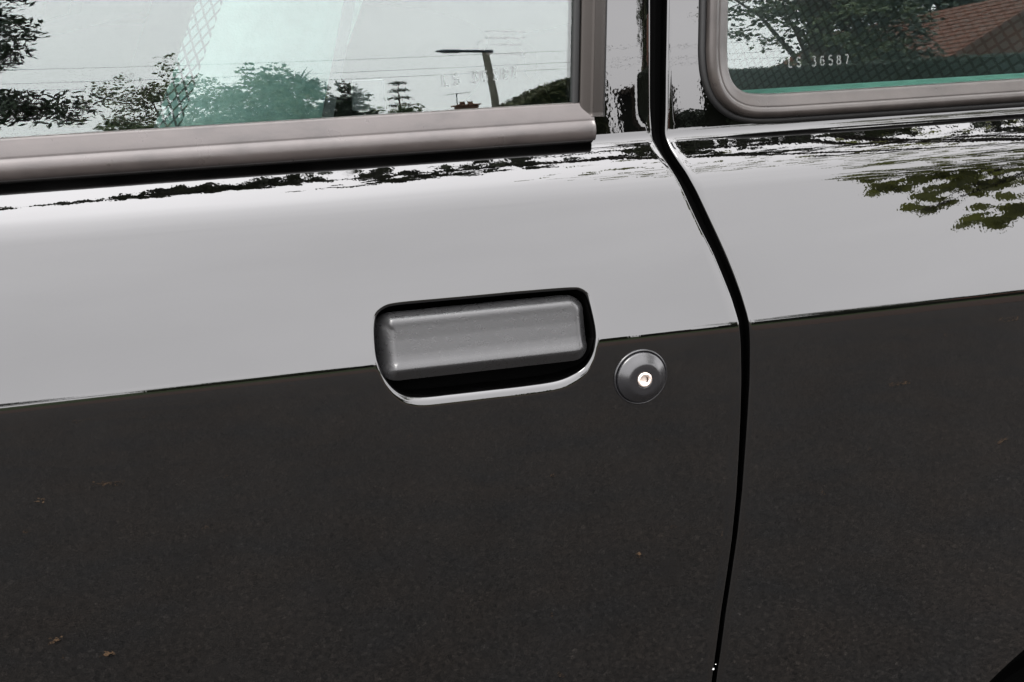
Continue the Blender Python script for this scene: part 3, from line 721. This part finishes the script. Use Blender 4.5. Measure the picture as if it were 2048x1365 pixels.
def conifer(name, label, foot, h, r, z0, tiers, per, nleaf, mat, size=.22, cat='conifer', group='trees across the road', sag=.25, jit=.15, flat=.38, zlist=None):
    root = empty(name, foot); tag(root, label, cat, group); q = MB(); qt = MB(); fx0, fy0, fz0 = foot
    qt.tube([(fx0, fy0, fz0+h*f) for f in (0, .3, .6, 1)], [r*.10, r*.08, r*.05, r*.01], 7)
    for i in range(len(zlist) if zlist else tiers):
        f = i/(tiers-1); z = z0+(h-z0)*f
        if zlist: z = zlist[i]; f = max(0, (z-z0)/(h-z0))*.75
        R_ = r*(1-f)**.8+.03; pc = max(4, int(per*(1-.6*f)))
        for k in range(pc):
            a = 2*math.pi*(k+random.random()*.7)/pc+i; L_ = R_*random.uniform(1-2*jit, 1+jit)
            tip = np.array((fx0+L_*math.cos(a), fy0+L_*math.sin(a), fz0+z-sag*L_+.1*L_*random.random()))
            a0 = np.array((fx0, fy0, fz0+z)); qt.tube([a0, (a0+tip)/2+np.array((0, 0, .05*L_)), tip], [.018*r, .012*r, .004*r], 4)
            m_ = max(2, int(L_/.28)); cs = [a0+(tip-a0)*((j+1)/m_)+np.array((0, 0, .05*L_*math.sin(math.pi*(j+1)/m_))) for j in range(m_)]
            leaves(q, cs, nleaf, (.20+.10*L_/r)*(1.3 if flat > .5 else 1), size, .30 if flat > .5 else .22, flat, .35)
    q.build("crown", mat, root, False); qt.build("trunk", BARK, root); return root

conifer("conifer_tree", "tall dark conifer mirrored at the left edge of the front window", (-1.62, -14.2, 0), 6.5, 1.28, 2.5, 5, 14, 120, L_DARK, .13, sag=.13, jit=.2, flat=.85, zlist=(2.45, 3.5, 4.0, 4.6, 5.4))
tree("deciduous_tree", "loose light green tree mirrored in the front window before the seat", (1.35, -22.0, 0), (1.35, -22, 2.25), (1.35, 1.1, 1.75), .09, 230, 40, .25, .09, L_MID, hollow=.1)
tree("deciduous_tree", "airy green tree mirrored in the middle of the front window", (2.75, -22.5, 0), (2.75, -22.5, 2.3), (1.0, 1.0, 1.65), .09, 95, 55, .28, .12, L_MID)
tree("evergreen_tree", "dense dark evergreen mirrored in front of the seat side", (3.5, -24.5, 0), (3.55, -24.5, 2.1), (.95, 1.0, 1.85), .1, 120, 70, .28, .12, L_DARK, hollow=.1)
# cabbage palm with spiky head
root = empty("cabbage_palm", (3.45, -23.0, 0)); tag(root, "spiky cabbage palm head above the evergreen mirrored in the window", "palm", "trees across the road")
q = MB()
for k in range(70):
    a = random.uniform(0, 6.28); e_ = random.uniform(-.5, 1.2); L_ = random.uniform(.45, .75); d = np.array((math.cos(a)*math.cos(e_), math.sin(a)*math.cos(e_), math.sin(e_)))
    c0 = np.array((3.45, -23.0, 3.45)); s_ = np.cross(d, (0, 0, 1)); s_ /= np.linalg.norm(s_)+1e-9
    q.add([c0, c0+d*L_*.5+s_*.022, c0+d*L_+np.array((0, 0, -.10)), c0+d*L_*.5-s_*.022], [(0, 1, 2, 3)])
q.build("crown", L_DARK, root, False); q = MB(); q.tube([(3.45, -23, 0), (3.47, -23, 1.7), (3.45, -23, 3.5)], [.09, .07, .06], 8); q.build("trunk", BARK, root)
tree("evergreen_tree", "bushy dark tree mirrored behind the seat belt", (4.45, -24, 0), (4.45, -24, 2.2), (.52, .6, 1.55), .08, 60, 70, .24, .11, L_DARK, hollow=.1)
conifer("conifer_tree", "small pointed conifer mirrored right of the bushy trees", (6.58, -29.3, 0), 4.02, .62, .6, 13, 11, 12, L_DARK, .12, sag=.05)
tree("bush", "low green bush mirrored along the sill before the pointed conifer", (5.35, -25.5, 0), (5.4, -25.5, 1.75), (.75, .7, 1.2), .06, 60, 60, .25, .11, L_MID, hollow=.1, cat='bush')
# clipped hedges as boxes of leaves over a core
HEDGEC, t, b = pmat("hedge_core", (.012, .016, .008), .95, .1)
def hedge(label, x0, x1, y0, y1, h, n, size, mat, dome=0.0, group='hedges across the road', rise=0.0):
    root = empty("hedge", ((x0+x1)/2, (y0+y1)/2, 0)); tag(root, label, "hedge", group); cx, hx = (x0+x1)/2, (x1-x0)/2
    def top(x): return h*(1-dome*((x-cx)/hx)**2)+rise*math.sin(max(0, min(1, (x-x0)/(x1-x0)))*math.pi*.5)
    q = MB(); xs = np.linspace(x0, x1, 20)
    q.grid([[(x, y_, z_*(top(x)-.05)) for x in xs] for y_, z_ in ((y1-.03, 0), (y1-.03, 1), (y0+.03, 1), (y0+.03, 0))]); q.build("core", HEDGEC, root, False)
    pts = []
    for _ in range(n):
        x = random.uniform(x0, x1)
        if random.random() < .45: pts.append((x, random.uniform(y0, y1), top(x)+random.uniform(-.06, .02)))
        else: pts.append((x, y1+random.uniform(-.05, .03), random.uniform(.05, 1)*top(x)))
    q = MB(); leaves(q, pts, 5, size*1.1, size); q.build("foliage", mat, root, False)
hedge("mixed low hedge mirrored along the front window sill", .6, 4.9, -26.6, -25.4, 2.62, 2600, .10, L_MID)
hedge("rounded clipped olive hedge rising to the window frame, mirrored beside the street lamp", 5.75, 7.2, -19.6, -18.4, 2.15, 2200, .055, L_OLIVE, rise=.72)
hedge("brown beech hedge with a ragged top mirrored in the front door pillar", 7.78, 8.24, -19.6, -18.6, 2.48, 1500, .07, L_BROWN)
hedge("low leafy hedge mirrored at the foot of the rear door pillar", 8.30, 8.9, -19.2, -18.4, 1.75, 700, .10, L_DARK)
hedge("long flat topped dark hedge mirrored in the rear window corner", 8.6, 14.6, -18.3, -17.3, 2.66, 5000, .06, L_DARK)
tree("deciduous_tree", "branching green tree mirrored in the rear window", (11.5, -20.0, 0), (11.75, -20.2, 5.6), (1.85, 1.8, 3.4), .17, 140, 60, .42, .13, L_MID, hollow=.15, tipn=60, flat=.55)
tree("deciduous_tree", "dense dark tree mirrored behind the rear window lettering", (12.95, -21.0, 0), (12.95, -21.0, 3.4), (.95, 1.2, 2.6), .16, 130, 70, .42, .14, L_DARK, hollow=.1)

for k, (x, y_, h_) in enumerate(((29.5, -43.0, 15), (33.5, -44.5, 16), (37.5, -43.5, 14))):
    tree("deciduous_tree", ("tall dark tree nearest the street behind the tile hung house", "tallest dark tree behind the tile hung house", "tall dark tree furthest along behind the tile hung house")[k],
         (x, y_, 0), (x, y_, h_*.56), (2.6, 2.4, h_*.46), .3, 120, 90, .9, .34, L_DARK, group='tall trees behind the houses', hollow=.1)
# street lamp: concrete column, bracket arm, lantern
root = empty("street_lamp", (8.62, -28.9, 0)); tag(root, "concrete street lamp with a short side arm mirrored in the front window", "street lamp")
q = MB(); q.tube([(8.62, -28.9, 0), (8.62, -28.9, 1.6), (8.60, -28.9, 3.2), (8.50, -28.9, 4.95)], [.115, .100, .088, .082], 8); q.build("column", CONC, root)
q = MB(); q.tube([(8.66, -28.9, 4.98), (8.40, -28.9, 5.02), (7.95, -28.9, 5.06)], [.075, .06, .05], 8); q.build("bracket_arm", LAMPM, root)
q = MB(); q.tube([(8.02, -28.9, 5.06), (7.85, -28.9, 5.07), (7.55, -28.9, 5.09), (7.40, -28.9, 5.10)], [.045, .075, .07, .02], 8); q.build("lantern", LAMPM, root)

def house(label, cx, cy_, wx, wy, he, hr, chim=None, aerial=None, roofm=ROOFM, ridge_x=True, wallm=None):
    root = empty("house", (cx, cy_, 0)); tag(root, label, "house", "houses across the road")
    x0, x1, y0, y1 = cx-wx/2, cx+wx/2, cy_-wy/2, cy_+wy/2
    q = MB(); q.box((x0, y0, 0), (x1, y1, he))
    if ridge_x:
        q.add([(x0, y0, he), (x0, y1, he), (x0, cy_, hr-.1), (x1, y0, he), (x1, y1, he), (x1, cy_, hr-.1)], [(0, 1, 2), (3, 5, 4)])
    else:
        q.add([(x0, y1, he), (x1, y1, he), (cx, y1, hr-.1), (x0, y0, he), (x1, y0, he), (cx, y0, hr-.1)], [(0, 1, 2), (3, 5, 4)])
    q.build("wall", wallm or BRICK, root, False)
    q = MB(); o_ = .3; tk = .14
    if ridge_x: prs = [[(x0-o_, y1+o_, he-.12), (x1+o_, y1+o_, he-.12), (x1+o_, cy_, hr), (x0-o_, cy_, hr)], [(x0-o_, y0-o_, he-.12), (x1+o_, y0-o_, he-.12), (x1+o_, cy_, hr), (x0-o_, cy_, hr)]]
    else: prs = [[(x0-o_, y0-o_, he-.12), (x0-o_, y1+o_, he-.12), (cx, y1+o_, hr), (cx, y0-o_, hr)], [(x1+o_, y0-o_, he-.12), (x1+o_, y1+o_, he-.12), (cx, y1+o_, hr), (cx, y0-o_, hr)]]
    for pr in prs:
        a = [np.array(p) for p in pr]; nrow = 16
        for k in range(nrow):            # courses of tiles, each lapping the next
            f0, f1 = k/nrow, (k+1)/nrow
            l0, r0, l1, r1 = a[0]+(a[3]-a[0])*f0, a[1]+(a[2]-a[1])*f0, a[0]+(a[3]-a[0])*f1, a[1]+(a[2]-a[1])*f1
            dz = np.array((0, 0, .05)); q.add([l0+dz, r0+dz, r1, l1, l0-dz*2, r0-dz*2, r1-dz*2, l1-dz*2], [(0, 1, 2, 3), (0, 4, 5, 1), (4, 7, 6, 5), (0, 3, 7, 4), (1, 5, 6, 2)])
    q.build("roof", roofm, root, False)
    for k in range(3):
        xx = x0+wx*(k+.5)/3
        q = MB(); q.box((xx-.6, y1, 1.0), (xx+.6, y1+.05, 2.2)); wv = q.build("window", WOODP, root, False)
        q = MB(); q.box((xx-.52, y1+.05, 1.08), (xx-.04, y1+.06, 2.12)); q.box((xx+.04, y1+.05, 1.08), (xx+.52, y1+.06, 2.12)); q.build("pane", WINM, wv, False)
    if chim:
        px, py, pz, s_ = chim
        q = MB(); q.box((px-s_, py-s_, hr-1.2), (px+s_, py+s_, pz-.22)); q.box((px-s_*1.25, py-s_*1.25, pz-.22), (px+s_*1.25, py+s_*1.25, pz-.12)); q.tube([(px-s_*.4, py, pz-.12), (px-s_*.4, py, pz+.12)], .12, 8); q.tube([(px+s_*.45, py, pz-.12), (px+s_*.45, py, pz+.10)], .12, 8); q.build("chimney", BRICK, root, False)
    if aerial:
        px, py, pz = aerial; q = MB(); q.tube([(px, py, hr-.5), (px, py, pz)], .025, 5)
        d = np.array((.86, -.5, .12)); c0 = np.array((px, py, pz-.05)); q.tube([c0-d*.6, c0+d*.75], .02, 5)
        for k in range(6): e_ = c0+d*(-.5+.22*k); q.tube([e_-np.array((.15, .26, 0)), e_+np.array((.15, .26, 0))], .014, 4)
        q.build("aerial", LAMPM, root, False)
house("brown house with chimney and television aerial mirrored by the street lamp", 16.9, -60.0, 6.4, 8, 2.6, 4.35, (15.9, -57.9, 5.15, .42), (15.55, -58.0, 5.95))
house("house with an orange tile hung gable mirrored in the rear window", 19.8, -29.0, 6.8, 9, 2.85, 5.75, ridge_x=False, wallm=ROOFM, roofm=ROOFM)
house("distant red roofed house mirrored along the door crease", -14, -52, 12, 8, 3.0, 5.4)
house("brick house with red roof mirrored along the rear door crease", 40, -42, 12, 8, 3.0, 5.6)

# unseen hedge added beyond the car to darken the far window and cabin
hedge("tall dark hedge added beyond the car to darken its far window", -9, 9, 4.3, 5.4, 2.5, 5200, .10, L_DARK, group='added hedges beside the pavement')
# overhead wires
for k, (za, zb, y_) in enumerate(((5.55, 4.45, -29.2), (5.3, 4.2, -29.25), (6.1, 4.9, -29.3))):
    q = MB(); pts = [(-14+30*f, y_, za+(zb-za)*f-.35*math.sin(math.pi*f)) for f in np.linspace(0, 1, 40)]; q.tube(pts, .006, 5)
    tag(q.build("telephone_wire", LAMPM, None), ("middle one of three telephone wires above the street lamp", "lowest of three telephone wires above the street lamp", "topmost of three telephone wires above the street lamp")[k], "wire", "telephone wires")

# the broad-leaved tree whose boughs hang over the car
def maple_leaf(q, o, d1, d2, sz):
    prof_ = [(0, -.5), (.30, -.38), (.50, -.10), (.30, .0), (.44, .30), (.16, .22), (0, .58), (-.16, .22), (-.44, .30), (-.30, .0), (-.50, -.10), (-.30, -.38)]
    n_ = np.cross(d1, d2); q.add([o+d2*a*sz+d1*b_*sz+n_*sz*.18*abs(a) for a, b_ in prof_], [tuple(range(12))])
root = empty("broadleaf_tree", (6.6, -2.6, 0)); tag(root, "broad leaved tree whose boughs hang over the car roof, mirrored in the rear door", "tree")
q = MB(); qt = MB()
qt.tube([(6.6, -2.6, 0), (6.5, -2.6, 1.6), (6.2, -2.5, 3.2), (5.9, -2.3, 5.0), (5.6, -2.1, 6.6)], [.26, .21, .18, .14, .08], 12)
def spray(c0, r, n, sz, hang=.35):
    c0 = np.array(c0, float)
    for _ in range(n):
        p = rng.normal(0, 1, 3); p /= np.linalg.norm(p); p *= r*rng.random()**.5; p[2] *= .45
        d1 = np.array((rng.normal(0, .45), rng.normal(0, .45), -hang-.5-abs(rng.normal(0, .3)))); d1 /= np.linalg.norm(d1)
        fc = np.array((-.6, .7, -.15))+rng.normal(0, .38, 3); d2 = np.cross(d1, fc); d2 /= np.linalg.norm(d2); maple_leaf(q, c0+p, d1, d2, sz*rng.uniform(.75, 1.3))
def bough(a, b_, rad=.035):
    a, b_ = np.array(a, float), np.array(b_, float); mid = (a+b_)/2+np.array((0, 0, .25)); qt.tube([a, mid, b_], [rad, rad*.6, rad*.15], 6)
def dirpt(az, el, d):      # a place d metres away, by compass bearing and height angle, seen from the door
    az, el = math.radians(az), math.radians(el); return np.array((.33+d*math.cos(el)*math.sin(az), .03-d*math.cos(el)*math.cos(az), .91+d*math.sin(el)))
hubs = []
# drooping outer sprays on the road side
for az, el, d, r, n in ((36.9, 27.0, 5.4, .09, 6), (37.7, 27.0, 5.4, .09, 7), (38.5, 27.8, 5.4, .12, 10), (39.3, 28.6, 5.45, .14, 12), (39.1, 23.2, 5.4, .10, 7), (40.1, 23.8, 5.4, .11, 8), (41.1, 24.5, 5.4, .14, 11), (42.5, 24.6, 5.4, .2, 18),
                        (37.2, 33.6, 5.5, .07, 4), (38.3, 36, 5.5, .08, 5), (38.4, 33.4, 5.5, .12, 9), (39.8, 34.2, 5.5, .14, 12), (36.7, 30.8, 5.5, .07, 4), (40.0, 39, 5.5, .1, 6), (42.5, 37, 5.5, .18, 16), (37.2, 30.6, 5.5, .10, 8), (38.2, 31.3, 5.5, .13, 12), (39.4, 31.4, 5.5, .16, 16), (40.4, 30.0, 5.5, .16, 18), (41.2, 28.6, 5.5, .16, 18), (42.0, 31.0, 5.6, .22, 28), (43.0, 28.6, 5.6, .2, 24), (41.6, 34.0, 5.6, .18, 18),
                        (40.6, 36.8, 5.6, .12, 9), (43.6, 34.0, 5.6, .25, 30), (45, 30.5, 5.6, .3, 40), (38.0, 35.0, 5.5, .12, 9), (37.4, 32.2, 5.5, .10, 8), (39.6, 37.0, 5.5, .14, 10), (47, 33.5, 5.6, .4, 52), (45, 38, 5.5, .25, 26), (48, 29, 5.6, .4, 44), (50, 36, 5.5, .45, 54), (46, 25.5, 5.5, .3, 26), (48, 44, 5.3, .25, 24), (53, 31, 5.5, .5, 55), (55, 40, 5.2, .5, 55)):
    c0 = dirpt(az, el, d); spray(c0, r*1.45, max(4, int(n*.55)), .112); hubs.append(c0)
for h_ in hubs: bough((5.9, -2.4, random.uniform(3.4, 5.2)), h_, .03)
# boughs reaching across above the roof
hb_ = MB()
def row(x0, x1, ya, yb, step, n, ry, sz=.062):
    for x in np.arange(x0, x1, step):
        f = (x-x0)/(x1-x0); dens = n*max(0, .25+1.1*math.sin(9.1*x+3*ya)*math.sin(4.3*x+1.7)+random.gauss(.45, .4)); yo = random.gauss(0, ry)
        for _ in range(int(dens)):
            p = np.array((x+random.gauss(0, step*.5), ya+(yb-ya)*f+yo+random.gauss(0, ry*.7), 4.5+random.gauss(0, .05)))
            d1 = np.array((random.gauss(0, 1), random.gauss(0, .6), random.gauss(0, .5))); d1 /= np.linalg.norm(d1); d2 = np.cross(d1, (random.gauss(0, .5), random.gauss(0, .5), 1)); d2 /= np.linalg.norm(d2)
            maple_leaf(hb_, p, d1, d2, sz*random.uniform(.5, 1.35))
    qt.tube([(5.4, -2.0, 5.6), ((x0+x1)/2+1.2, yb, 4.75), (x1, yb, 4.55), ((x0+x1)/2, (ya+yb)/2, 4.53), (x0, ya, 4.5)], [.05, .03, .012, .006, .002], 6)
def cluster(x, y_, n, sx, sy, sz=.06):
    for _ in range(n):
        p = np.array((x+random.gauss(0, sx), y_+random.gauss(0, sy), 4.5+random.gauss(0, .05)))
        d1 = np.array((random.gauss(0, 1), random.gauss(0, .6), random.gauss(0, .5))); d1 /= np.linalg.norm(d1); d2 = np.cross(d1, (random.gauss(0, .5), random.gauss(0, .5), 1)); d2 /= np.linalg.norm(d2)
        maple_leaf(hb_, p, d1, d2, sz*random.uniform(.5, 1.35))
for c_ in ((-.43, -.525, 3, .03, .008), (-.36, -.52, 6, .04, .012), (-.27, -.51, 9, .045, .016), (-.19, -.50, 14, .04, .018), (-.10, -.49, 22, .05, .024), (-.02, -.475, 28, .05, .030), (.07, -.47, 22, .05, .026),
           (.16, -.455, 28, .05, .030), (.25, -.44, 26, .05, .030), (.33, -.42, 22, .05, .03), (.10, -.42, 9, .05, .02), (.30, -.50, 6, .05, .012), (.44, -.40, 14, .06, .03), (-.05, -.53, 6, .05, .012),
           (.46, -.70, 3, .04, .01), (.56, -.675, 6, .05, .014), (.66, -.64, 12, .05, .022), (.76, -.60, 18, .05, .03), (.86, -.56, 20, .05, .04), (.72, -.46, 10, .06, .03)):
    cluster(*c_)
qt.tube([(5.4, -2.0, 5.6), (1.6, -.5, 4.8), (.5, -.45, 4.55), (-.46, -.52, 4.52)], [.05, .03, .006, .002], 6)
row(.62, 1.66, -.53, -.41, .03, 6, .05)
row(.85, 1.66, -.40, -.36, .04, 4, .03)
row(1.70, 3.4, -.36, -.33, .035, 5, .025)
row(1.74, 2.5, -.57, -.62, .035, 3.5, .02)
row(1.76, 1.82, -.36, -.57, .02, 5, .05)
row(2.1, 2.9, -.47, -.55, .05, 3, .05)
row(2.3, 3.5, -.95, -1.25, .05, 3, .05)
row(2.6, 3.8, -.42, -.48, .05, 6, .05)
row(3.2, 4.6, -1.7, -2.3, .06, 6, .2, .09)
row(.9, 3.6, .25, .45, .05, 6, .2, .09)
hb_.build("high_bough_leaves", L_MID, root, False)  # same tree, darker opaque leaves: their shade against the sky is in the colour
for c0 in crown_points((6.2, -2.0, 7.2), (3.2, 3.2, 2.3), 60, .2): spray(c0, .6, 26, .11, .2)
q.build("crown", L_MAPLE, root, False); qt.build("trunk", BARK, root)

# leaf scraps and twigs lying on the road
LITT, t, b = pmat("dry_leaf_litter", (.24, .15, .085), .8, .2)
q = MB()
for _ in range(230):
    x, y_ = random.uniform(-2.5, 5.5), random.uniform(-4.5, -.3); a = random.uniform(0, 6.28); L_ = random.choice((.0018, .002, .0025, .003, .003, .004, .004, .005, .008, .011)); W_ = L_*random.uniform(.25, .7)
    d = np.array((math.cos(a), math.sin(a), 0)); e_ = np.array((-math.sin(a), math.cos(a), 0)); o = np.array((x, y_, .004))
    q.add([o-d*L_, o+e_*W_+np.array((0, 0, .003)), o+d*L_, o-e_*W_+np.array((0, 0, .002))], [(0, 1, 2, 3)])
for _ in range(26):
    x, y_ = random.uniform(-2, 5), random.uniform(-4.2, -.4); a = random.uniform(-.5, .5); L_ = random.uniform(.02, .06)
    q.tube([(x, y_, .004), (x+L_*math.cos(a)*.5, y_+L_*math.sin(a)*.5+.004, .006), (x+L_*math.cos(a), y_+L_*math.sin(a), .004)], .0014, 5)
tag(q.build("leaf_litter", LITT, None, False), "dry leaf scraps and twigs scattered on the dark asphalt", "leaf litter", kind='stuff')
